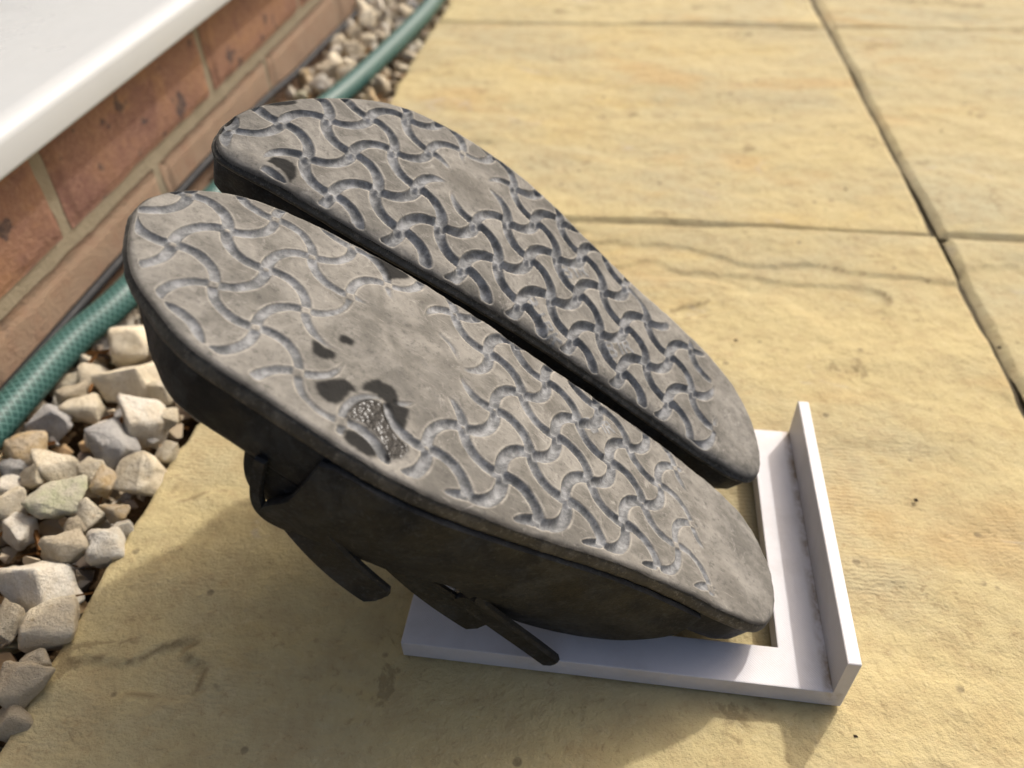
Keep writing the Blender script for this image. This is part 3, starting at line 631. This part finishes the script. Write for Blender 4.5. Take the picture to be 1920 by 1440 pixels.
# strokes of the raised lettering, in a 1 x 1 box
LET = {"B": [((0.1, 0), (0.1, 1)), ((0.1, 1), (0.65, 0.97)), ((0.65, 0.97), (0.75, 0.76)), ((0.75, 0.76), (0.6, 0.53)), ((0.1, 0.53), (0.6, 0.53)), ((0.6, 0.53), (0.85, 0.28)), ((0.85, 0.28), (0.7, 0.03)), ((0.7, 0.03), (0.1, 0))],
       "I": [((0.4, 0), (0.4, 1))],
       "R": [((0.1, 0), (0.1, 1)), ((0.1, 1), (0.7, 0.95)), ((0.7, 0.95), (0.78, 0.72)), ((0.78, 0.72), (0.6, 0.5)), ((0.6, 0.5), (0.1, 0.5)), ((0.5, 0.5), (0.85, 0))],
       "K": [((0.1, 0), (0.1, 1)), ((0.1, 0.45), (0.8, 1)), ((0.35, 0.62), (0.85, 0))]}
def lettering(s, t, items):
    h = np.zeros_like(s)
    i, j = s / CELL + 3, t / CELL + 3
    for ch, ci, cj, size, dx, dy in items:      # centre in lattice units, size in lattice units, reading direction
        n = math.hypot(dx, dy); dx, dy = dx / n, dy / n
        a = ((i - ci) * dx + (j - cj) * dy) / size + 0.5; b = ((i - ci) * dy - (j - cj) * dx) / size + 0.5
        m = (np.abs(a - 0.5) < 1.2) & (np.abs(b - 0.5) < 1.2)
        if not m.any(): continue
        am, bm_ = a[m], b[m]; dd = np.full(am.shape, 9.0)
        for (x1, y1), (x2, y2) in LET[ch]:
            vx, vy = x2 - x1, y2 - y1; tt = np.clip(((am - x1) * vx + (bm_ - y1) * vy) / (vx * vx + vy * vy), 0, 1)
            dd = np.minimum(dd, np.hypot(am - x1 - tt * vx, bm_ - y1 - tt * vy))
        h[m] = np.maximum(h[m], 1 - sstep(0.07, 0.2, dd))
    return h

def make_sandal(D, label, lat, par, wear_fn, letters, side_marks, base):
    Mx = np.array(D["M"]); O = np.array(D["O"]); ph = D["ph"]; cph, sph = math.cos(ph), math.sin(ph)
    cps, sps = math.cos(D["psi"]), math.sin(D["psi"])
    st = np.array(D["st"]) * KS / 1000.0
    lmin, lmax = st[0, 0], st[-1, 0]
    th = np.arccos(np.clip(1 - 2 * (st[:, 0] - lmin) / (lmax - lmin), -1, 1)) / math.pi
    dense = np.linspace(0, 1, 1201)
    def smooth(y):
        z = np.interp(dense, th, y); z = np.concatenate([2 * z[0] - z[60:0:-1], z, 2 * z[-1] - z[-2:-62:-1]])
        g = np.exp(-(np.arange(-60, 61) / 26.0) ** 2); g /= g.sum(); return np.convolve(z, g, 'same')[60:-60]
    hi_, lo_ = smooth(st[:, 2]), smooth(st[:, 1])
    # close the tips
    def outline(u):
        a, b = np.interp(u, dense, lo_), np.interp(u, dense, hi_)
        tip = np.clip(np.minimum(u, 1 - u) / 0.035, 0, 1) ** 0.9; mid = (a + b) / 2
        return lmin + (lmax - lmin) * (1 - np.cos(math.pi * u)) / 2, mid + (a - mid) * tip, mid + (b - mid) * tip
    def zsurf(s, t):
        l, w = cps * s + sps * t, -sps * s + cps * t
        return D["c2"] * l * l + D["cw"] * w * w + D["c3"] * l ** 3
    def place(l, w, d):
        l, w, d = np.broadcast_arrays(np.asarray(l, float), np.asarray(w, float), np.asarray(d, float))
        s, t = cph * l - sph * w, sph * l + cph * w
        L = np.stack([s, t, zsurf(s, t) + d], -1)
        return L @ Mx.T + O
    edge_fade = None
    def height(l, w):
        s, t = cph * l - sph * w, sph * l + cph * w
        wr = wear_fn(s / CELL + 3, t / CELL + 3, l / KS * 1000, w / KS * 1000)
        if edge_fade is not None: wr = wr + edge_fade(l, w)
        gd = grooves(s, t, par, np.clip(wr, 0, 1) * 0.0031)
        und = 0.0007 * (fbm(s * 45 + 9, t * 45, 3, 3) - 0.5) + 0.0006 * wr * (fbm(s * 110, t * 60, 8, 3) - 0.4)
        und = und + 0.00035 * (fbm(s * 320, t * 320, 14, 2) - 0.5)
        return s, t, gd, wr, und
    fl, fa, fb = outline(np.linspace(0, 1, 900))
    def edge_fade(l_, w_):
        bb, aa = np.interp(l_, fl, fb), np.interp(l_, fl, fa)
        fr = D["fade"]
        return 1.2 * sstep(fr[0], fr[0] * 0.35, bb - w_) + 1.2 * sstep(fr[1], fr[1] * 0.35, w_ - aa)
    root = empty("sandal", base); tag(root, label, "sandal", "pair of black sandals")
    # ---- tread face
    nu, nv = 700, 230
    u = np.linspace(0, 1, nu); u = 0.35 * u + 0.65 * (np.arccos(1 - 2 * np.linspace(0, 1, nu)) / math.pi)
    v = np.linspace(-1, 1, nv); v = 0.85 * v + 0.15 * np.sin(v * math.pi / 2)
    l, a, b = outline(u)
    Lg = np.repeat(l[:, None], nv, 1); Wg = ((a + b) / 2)[:, None] + ((b - a) / 2)[:, None] * v[None, :]
    s, t, gd, wr, und = height(Lg, Wg)
    uo = np.linspace(0, 1, 420); lo2, ao, bo = outline(uo)
    ring_l = np.concatenate([lo2, lo2[-2:0:-1]]); ring_w = np.concatenate([bo, ao[-2:0:-1]])
    dist = np.full(Lg.size, 1.0); Lf, Wf = Lg.ravel(), Wg.ravel()
    cand = np.where((((b - a) / 2)[:, None] * (1 - np.abs(v))[None, :] < 0.009).ravel() | (Lf < lmin + 0.009) | (Lf > lmax - 0.009))[0]
    for c0 in range(0, len(cand), 6000):
        ix = cand[c0:c0 + 6000]
        dist[ix] = np.sqrt(((Lf[ix, None] - ring_l[None]) ** 2 + (Wf[ix, None] - ring_w[None]) ** 2).min(1))
    dist = dist.reshape(Lg.shape)
    ROUND = D["round"]; e = np.clip(1 - dist / ROUND, 0, 1); rd = D['rdep'] * (1 - np.sqrt(np.clip(1 - e * e, 0, 1)))
    wobble = 0.0005 * (fbm(s * 140, t * 140, 31, 3) - 0.5) * e
    let = lettering(s, t, letters)
    d = gd + und + rd + wobble - 0.00028 * let
    V = place(Lg, Wg, d).reshape(-1, 3)
    top = mesh_obj("tread", V, grid_faces(nu, nv)[:, ::-1] if lat > 0 else grid_faces(nu, nv)[:, ::-1], TREAD, root, True, base)
    attr(top, "groove", np.clip(gd / 0.0012 + 0.5 * let, 0, 1).ravel())
    gx_ = np.abs(np.gradient(gd, axis=0)) + np.abs(np.gradient(gd, axis=1))
    gsm = gd.copy()
    for _ in range(3):
        gsm = (np.roll(gsm, 1, 0) + np.roll(gsm, -1, 0) + np.roll(gsm, 1, 1) + np.roll(gsm, -1, 1) + gsm) / 5
    attr(top, "rim", (np.clip((gsm - gd) / 0.0001, 0, 1) * (gd < 0.0002)).ravel())
    n1 = 1.4 * (fbm(s * 300, t * 300, 77, 3) - 0.5); n2 = 1.4 * (fbm(s * 300 + 40, t * 300, 78, 3) - 0.5)
    sm, tm = s * 1000 + n1, t * 1000 + n2
    for nm in ("wet", "gloss"):
        m = np.zeros(s.shape, bool)
        for poly in D[nm]: m |= in_poly(sm, tm, poly)
        if nm == "wet": m &= gd < 0.0009
        m = m.astype(float)
        for _ in range(2): m = (m + np.roll(m, 1, 0) + np.roll(m, -1, 0) + np.roll(m, 1, 1) + np.roll(m, -1, 1)) / 5
        attr(top, nm, m.ravel())
    attr(top, "edgeband", np.clip(1 - dist / 0.0016, 0, 1).ravel())
    # ---- rings of the sides
    nr = len(ring_l)
    dl, dw = np.roll(ring_l, -1) - np.roll(ring_l, 1), np.roll(ring_w, -1) - np.roll(ring_w, 1)
    k5 = np.ones(9) / 9
    sm_ = lambda q: np.convolve(np.concatenate([q[-8:], q, q[:8]]), k5, 'same')[8:-8]
    dl, dw = sm_(dl), sm_(dw); nn = np.hypot(dl, dw); nl, nw = dw / nn, -dl / nn
    cen = (ring_l.mean(), ring_w.mean())
    if ((ring_l - cen[0]) * nl + (ring_w - cen[1]) * nw).mean() < 0: nl, nw = -nl, -nw
    _, _, gdr, wrr, undr = height(ring_l, ring_w)
    f_l = (ring_l - lmin) / (lmax - lmin); tf = sstep(0.16, 0.0, f_l)
    def ring(off, dep):
        off = off - tf * np.maximum(dep - 0.003, 0) * D['under']
        return place(ring_l + nl * off, ring_w + nw * off, dep)
    sr, tr = cph * ring_l - sph * ring_w, sph * ring_l + cph * ring_w
    rag = 0.0009 * (fbm(sr * 160, tr * 160, 55, 3) - 0.5)
    prof = [(-0.0006, D['rdep'] - 0.0003 + gdr), (0.0, D['rdep'] + 0.0002 + gdr), (0.0003 + rag, D['rdep'] + 0.0009 + gdr * 0.6), (0.0007 + rag, 0.0040), (0.0009 + rag, 0.0054), (0.0006 + rag * 0.5, 0.0062), (-0.0012, 0.0065), (-0.002, 0.0064)]
    Vr = np.concatenate([ring(*p) for p in prof]); F = grid_faces(len(prof), nr, wrap_v=True)
    side = mesh_obj("outsole_edge", Vr, F, EDGE, root, True, base)
    attr(side, "wet", np.zeros(len(Vr)))
    # footbed body below the outsole
    f_l = (ring_l - lmin) / (lmax - lmin)
    T = 0.0255 - 0.003 * sstep(0.55, 1.0, f_l) + 0.003 * sstep(0.05, 0.2, f_l) * sstep(0.45, 0.3, f_l)
    rg = 0.0010 * (fbm(sr * 90 + 5, tr * 90, 66, 3) - 0.5)
    prof = [(-0.0022, 0.0060), (-0.0011, 0.0066), (-0.0008 + rg, 0.0078), (-0.0007 + rg, 0.0105), (-0.0011 + rg, 0.0140), (-0.0015 + rg, 0.0175), (-0.0021 + rg, T - 0.0040), (-0.0032, T - 0.0016), (-0.0052, T - 0.0002), (-0.0075, T - 0.0003),
            (-0.0095, T - 0.0020), (-0.0115, T - 0.006), (-0.0150, T - 0.009), (-0.0185, T - 0.0098)]
    Vr = np.concatenate([ring(*p) for p in prof]); F = grid_faces(len(prof), nr, wrap_v=True)
    # footbed floor: stations across
    m0 = len(Vr); wl_ = ring_w
    half_n = len(lo2)
    loA = Vr[(len(prof) - 1) * nr:(len(prof) - 1) * nr + half_n]
    hiA = np.concatenate([loA[:1], Vr[(len(prof) - 1) * nr + half_n:len(prof) * nr][::-1], loA[-1:]])
    rows_ = np.stack([loA + (hiA - loA) * q for q in np.linspace(0, 1, 9)], 1).reshape(-1, 3)
    F2 = grid_faces(half_n, 9) + m0
    body = mesh_obj("footbed", np.vstack([Vr, rows_]), np.vstack([F, F2]), EVA, root, True, base)
    Vb = np.vstack([Vr, rows_]); wet = np.zeros(len(Vb))
    ragm = fbm(Vb[:, 0] * 260, Vb[:, 2] * 260 + Vb[:, 1] * 100, 17, 3) - 0.5
    for (x, y, z, r) in side_marks:
        dd = np.linalg.norm((Vb - np.array([x, y, z])) * np.array([1, 0.6, 1]), axis=1) + ragm * 0.008
        wet = np.maximum(wet, sstep(r, r - 0.0012, dd))
    attr(body, "wet", wet)
    # ---- the upper: side flap, two straps with loose tails, buckles
    def edge_w(l_, sgn):
        q = np.arccos(np.clip(1 - 2 * (l_ - lmin) / (lmax - lmin), -1, 1)) / math.pi
        _, aa, bb = outline(q); return bb if sgn > 0 else aa
    def sheet(name, L2, W2, D2, thick, mat, par_=None):
        """closed sheet: (n,m) arrays of l, w, d plus thickness along its normal"""
        P = place(L2, W2, D2); n, m = P.shape[:2]
        N = np.cross(np.gradient(P, axis=0), np.gradient(P, axis=1)); N /= np.linalg.norm(N, axis=-1, keepdims=True) + 1e-12
        A, B = P + N * thick / 2, P - N * thick / 2
        iu = np.arange(n)[:, None] * np.ones(m)[None]; 
        Vv = np.vstack([A.reshape(-1, 3), B.reshape(-1, 3)]); Ff = grid_faces(n, m); k = n * m
        bd = np.concatenate([np.arange(m), np.arange(1, n) * m + m - 1, (n - 1) * m + np.arange(m - 2, -1, -1), np.arange(n - 2, 0, -1) * m]); b2 = np.roll(bd, -1)
        # a rounded rim half way between the two faces
        out = (P.reshape(-1, 3)[bd] - P.reshape(-1, 3).mean(0)); 
        mid = P.reshape(-1, 3)[bd]
        ctr = []
        for q in bd:
            r_, c_ = divmod(int(q), m); r2, c2 = min(max(r_, 1), n - 2), min(max(c_, 1), m - 2)
            ctr.append(P[r_, c_] - P[r2, c2])
        ctr = np.array(ctr); ctr /= np.linalg.norm(ctr, axis=1)[:, None] + 1e-12
        mid = mid + ctr * thick * 0.18; r0 = 2 * k; idx = np.arange(len(bd)); id2 = np.roll(idx, -1)
        Fs = np.vstack([Ff[:, ::-1], Ff + k, np.stack([bd, b2, r0 + id2, r0 + idx], -1), np.stack([r0 + idx, r0 + id2, b2 + k, bd + k], -1)])
        o = mesh_obj(name, np.vstack([Vv, mid]), Fs, mat, par_ or root, True, base)
        bm = bmesh.new(); bm.from_mesh(o.data); bmesh.ops.recalc_face_normals(bm, faces=bm.faces[:]); bm.to_mesh(o.data); bm.free()
        o.data.polygons.foreach_set("use_smooth", np.ones(len(o.data.polygons), bool))
        try: o.data.set_sharp_from_angle(angle=math.radians(32))
        except Exception: pass
        VV = np.vstack([Vv, mid]); w_ = np.zeros(len(VV))
        rm = fbm(VV[:, 0] * 260, VV[:, 2] * 260, 19, 3) - 0.5
        for (x, y, z, r) in side_marks:
            dd = np.linalg.norm((VV - np.array([x, y, z])) * np.array([1, 0.6, 1]), axis=1) + rm * 0.008
            w_ = np.maximum(w_, sstep(r, r - 0.0012, dd))
        attr(o, "wet", w_)
        return o
    mm = 0.001
    # flap on the outer side, grown out of the outsole
    ll = np.concatenate([np.linspace(-27.5, -18, 12), np.linspace(-17, 122, 70)]) 
    Dk = np.interp(ll, [-27.5, -25, -12, 4, 15, 23, 31, 37, 44, 52, 60, 70, 78, 86, 93, 101, 108, 115, 122],
                   [47.5, 46.5, 42.0, 40.0, 41.0, 38.2, 37.5, 38.5, 44, 50, 54.5, 59.5, 62, 61.5, 59, 52.5, 44, 33, 20])
    q = np.linspace(0, 1, 26)
    L2 = np.repeat(ll[:, None], 26, 1) * mm
    top_d = np.interp(ll, [-27.5, -23], [9, 7.2])
    D2 = (top_d[:, None] + (Dk - top_d)[:, None] * q[None]) * mm
    L2 = L2 - 0.0045 * sstep(0.026, 0.042, D2) * np.exp(-(L2 / mm + 27.5) / 7.0)
    depth_rel = (D2 / mm - 7) / 45.0
    W2 = edge_w(L2, lat) + lat * mm * (0.5 + 1.6 * np.sin(np.clip(depth_rel, 0, 1) * math.pi) * 0.8 - 7.5 * np.clip(depth_rel, 0, 1.4) ** 2.2)
    W2 = W2 + lat * 0.0012 * (fbm(L2 * 30, D2 * 50, 44, 3) - 0.5)
    sheet("side_flap", L2, W2, D2, 0.0036, EVA)
    def arch(name, l0, l1, skew, d0, dmax, infl, f0, f1, thick, nphi=46, nl_=16):
        f = np.linspace(f0, f1, nphi)[None, :] * math.pi; x = np.linspace(0, 1, nl_)[:, None]
        lb = (l0 + (l1 - l0) * x) * mm + 0 * f
        e1, e2 = edge_w(lb, lat), edge_w(lb, -lat); cen_ = (e1 + e2) / 2; hf = np.abs(e1 - e2) / 2 + infl * mm
        Lq = lb + skew * mm * np.sin(f) 
        Wq = cen_ + lat * hf * np.sign(np.cos(f)) * np.abs(np.cos(f)) ** 0.5
        Dq = (d0 + (dmax - d0) * np.abs(np.sin(f)) ** 0.55) * mm + 0 * x
        return sheet(name, Lq, Wq, Dq, thick, STRAPM)
    lx = np.array([-41.5, -39.5, -37.0, -34.0, -30.5, -26.0, -20.0]); dx = np.array([21, 29.0, 37.0, 43.5, 47.2, 47.6, 45.0])
    tq = np.linspace(0, 6, 40); la_, da_ = np.interp(tq, range(7), lx), np.interp(tq, range(7), dx)
    la_ = np.convolve(np.pad(la_, 4, 'edge'), np.ones(9) / 9, 'valid'); da_ = np.convolve(np.pad(da_, 4, 'edge'), np.ones(9) / 9, 'valid')
    tx, ty = np.gradient(la_), np.gradient(da_); tn = np.hypot(tx, ty); yq = np.linspace(-1, 1, 7)[None, :] * 1.6
    lq, dq = la_[:, None] + (-ty / tn)[:, None] * yq, da_[:, None] + (tx / tn)[:, None] * yq
    wq = edge_w(lq * mm, lat) + lat * mm * (0.2 - 6.2 * np.clip((dq - 7) / 45.0, 0, 1.4) ** 2.2)
    sheet("strap_loop", lq * mm, wq, dq * mm, 0.0026, STRAPM)
    s1 = arch("front_strap", -47.0, -10, 19, 20, 57, -5.0, 0.02, 0.98, 0.0024); s1["label"] = "strap over the toes"
    s2 = arch("instep_strap", 52, 92, -4, 16, 66, -7.0, 0.02, 0.98, 0.0026); s2["label"] = "strap over the instep"
    # loose tails of both straps, hanging clear of the flap
    def tail(pa, pb, wa, wb, off0, off1, th0, bend, par_):
        x = np.linspace(0, 1, 22)[:, None]; y = np.linspace(-1, 1, 9)[None, :]
        tip = np.sqrt(np.clip(1 - np.clip((x - 0.93) / 0.07, 0, 1) ** 3, 0.25, 1))
        pa, pb = np.array(pa, float), np.array(pb, float); dvec = pb - pa; dn = dvec / np.hypot(*dvec); pn = np.array([-dn[1], dn[0]])
        hw = (wa + (wb - wa) * x) / 2 * tip
        lq = pa[0] + dvec[0] * x + pn[0] * hw * y; dq = pa[1] + dvec[1] * x + pn[1] * hw * y + bend * np.sin(x * math.pi)
        wq = edge_w(lq * mm, lat) / mm + lat * (off0 + (off1 - off0) * x + 1.6 * y * y * (1 - x * 0.5) - 3.0 * y * (1 - x))
        return sheet("strap_tail", lq * mm, wq * mm, dq * mm, th0, STRAPM, par_)
    tail((-26, 37), (16.8, 53.0), 20, 10.5, -5.5, 0.8, 0.0026, 1.2, s1)
    tail((44, 47), (99, 65.5), 12, 7.0, -5.0, 1.0, 0.0030, 1.0, s2)
    # second layer of the instep strap showing below the flap
    tail((6, 41.5), (64, 65), 12, 13, -10.0, -7.0, 0.0024, 1.5, s2)
    # buckles: a rounded frame with a pin
    for (bl, bd_, bp) in ((-14, 40, s1), (22, 46, s2)):
        n = 28; a_ = np.linspace(0, 2 * math.pi, n, endpoint=False); R1 = np.sign(np.cos(a_)) * np.abs(np.cos(a_)) ** 0.5 * 9; R2 = np.sign(np.sin(a_)) * np.abs(np.sin(a_)) ** 0.5 * 10.5
        ring_p = place((bl + R1) * mm, edge_w(np.full(n, bl * mm), lat) - lat * (9 + 0.012 * (R2 + 12) ** 2) * mm, (bd_ + 3 + R2 * 0.55) * mm)
        tb = []; m_ = 8
        Tn = np.roll(ring_p, -1, 0) - np.roll(ring_p, 1, 0); Tn /= np.linalg.norm(Tn, axis=1)[:, None]
        S_ = np.cross(Tn, np.array([0.3, 0.9, 0.2])); S_ /= np.linalg.norm(S_, axis=1)[:, None]; N_ = np.cross(S_, Tn)
        aa = np.linspace(0, 2 * math.pi, m_, endpoint=False)
        Vv = ring_p[:, None] + 0.0013 * (np.cos(aa)[None, :, None] * S_[:, None] + np.sin(aa)[None, :, None] * N_[:, None])
        bk = mesh_obj("buckle", Vv.reshape(-1, 3), grid_faces(n, m_, True, True), BUCK, bp, True, base)
    for ch in root.children: ch.location = (0, 0, 0)
    return root
EDGE = make_eva("scuffed_outsole_edge", (0.042, 0.038, 0.031), (0.100, 0.090, 0.072), (0.065, 0.056, 0.040))
BUCK = make_plain("black_buckle_plastic", (0.02, 0.02, 0.021), 0.4)

def wear_near(i, j, l, w):
    g = lambda a, b, r: np.exp(-(((i - a) ** 2 + (j - b) ** 2) / (r * r)))
    x = 0.26 + 0.32 * sstep(25, -30, l) + 1.05 * g(2.0, 2.1, 0.75) + 0.95 * g(2.05, 2.95, 0.6) + 0.5 * g(2.9, 1.9, 0.7) + 0.35 * g(1.3, 2.5, 0.9) + 0.35 * g(3.0, 3.0, 0.6)
    x = x + 1.1 * sstep(102, 116, l - 0.25 * (w - 0)) + 0.45 * sstep(70, 105, l) + 0.3 * g(-0.6, 2.7, 0.6)
    return x + 0.35 * (fbm(i * 0.9 + 3, j * 0.9, 12, 3) - 0.5)
def wear_far(i, j, l, w):
    g = lambda a, b, r: np.exp(-(((i - a) ** 2 + (j - b) ** 2) / (r * r)))
    x = 0.32 * sstep(0, -45, l) + 0.9 * g(-1.1, 0.75, 0.55) + 1.0 * g(3.7, 1.8, 0.85) + 0.7 * g(3.1, 2.2, 0.6) + 0.45 * g(4.6, 1.4, 0.9)
    x = x + 1.1 * sstep(-22, -34, w - 0.02 * l) * sstep(60, 85, l) + 1.1 * sstep(118, 132, l - 0.15 * w) + 0.4 * sstep(90, 120, l)
    return x + 0.25 * (fbm(i * 0.9 + 3, j * 0.9, 22, 3) - 0.5)
LN = [("B", 5.30, 5.22, 0.30, 1, 0.25), ("I", 5.62, 5.38, 0.24, 1, 0.25), ("R", 5.80, 5.45, 0.26, 1, 0.25)]
LF = [("B", 3.30, 5.02, 0.34, 0.12, 1), ("I", 3.37, 5.38, 0.26, 0.12, 1), ("R", 3.40, 5.66, 0.26, 0.12, 1), ("K", 3.44, 5.95, 0.28, 0.12, 1),
      ("B", 5.02, 4.38, 0.36, 1, 0.1), ("I", 5.36, 4.42, 0.30, 1, 0.1), ("R", 5.62, 4.42, 0.30, 1, 0.1),
      ("B", 5.05, 6.45, 0.34, 1, 0.1), ("I", 5.40, 6.48, 0.28, 1, 0.1), ("R", 5.64, 6.48, 0.30, 1, 0.1)]
near_sandal = make_sandal(SANDAL["near"], "worn black sandal, sole up, nearer one with the shiny wet patch on its tread", 1, 0, wear_near, LN, [(-0.1094, 0.1521, 0.1459, 0.0112), (-0.0065, 0.1565, 0.0667, 0.0078)], (0.07, 0.19, 0.010))
far_sandal = make_sandal(SANDAL["far"], "worn black sandal, sole up, behind the other and closer to the hose", -1, 1, wear_far, LF, [], (0.07, 0.25, 0.010))
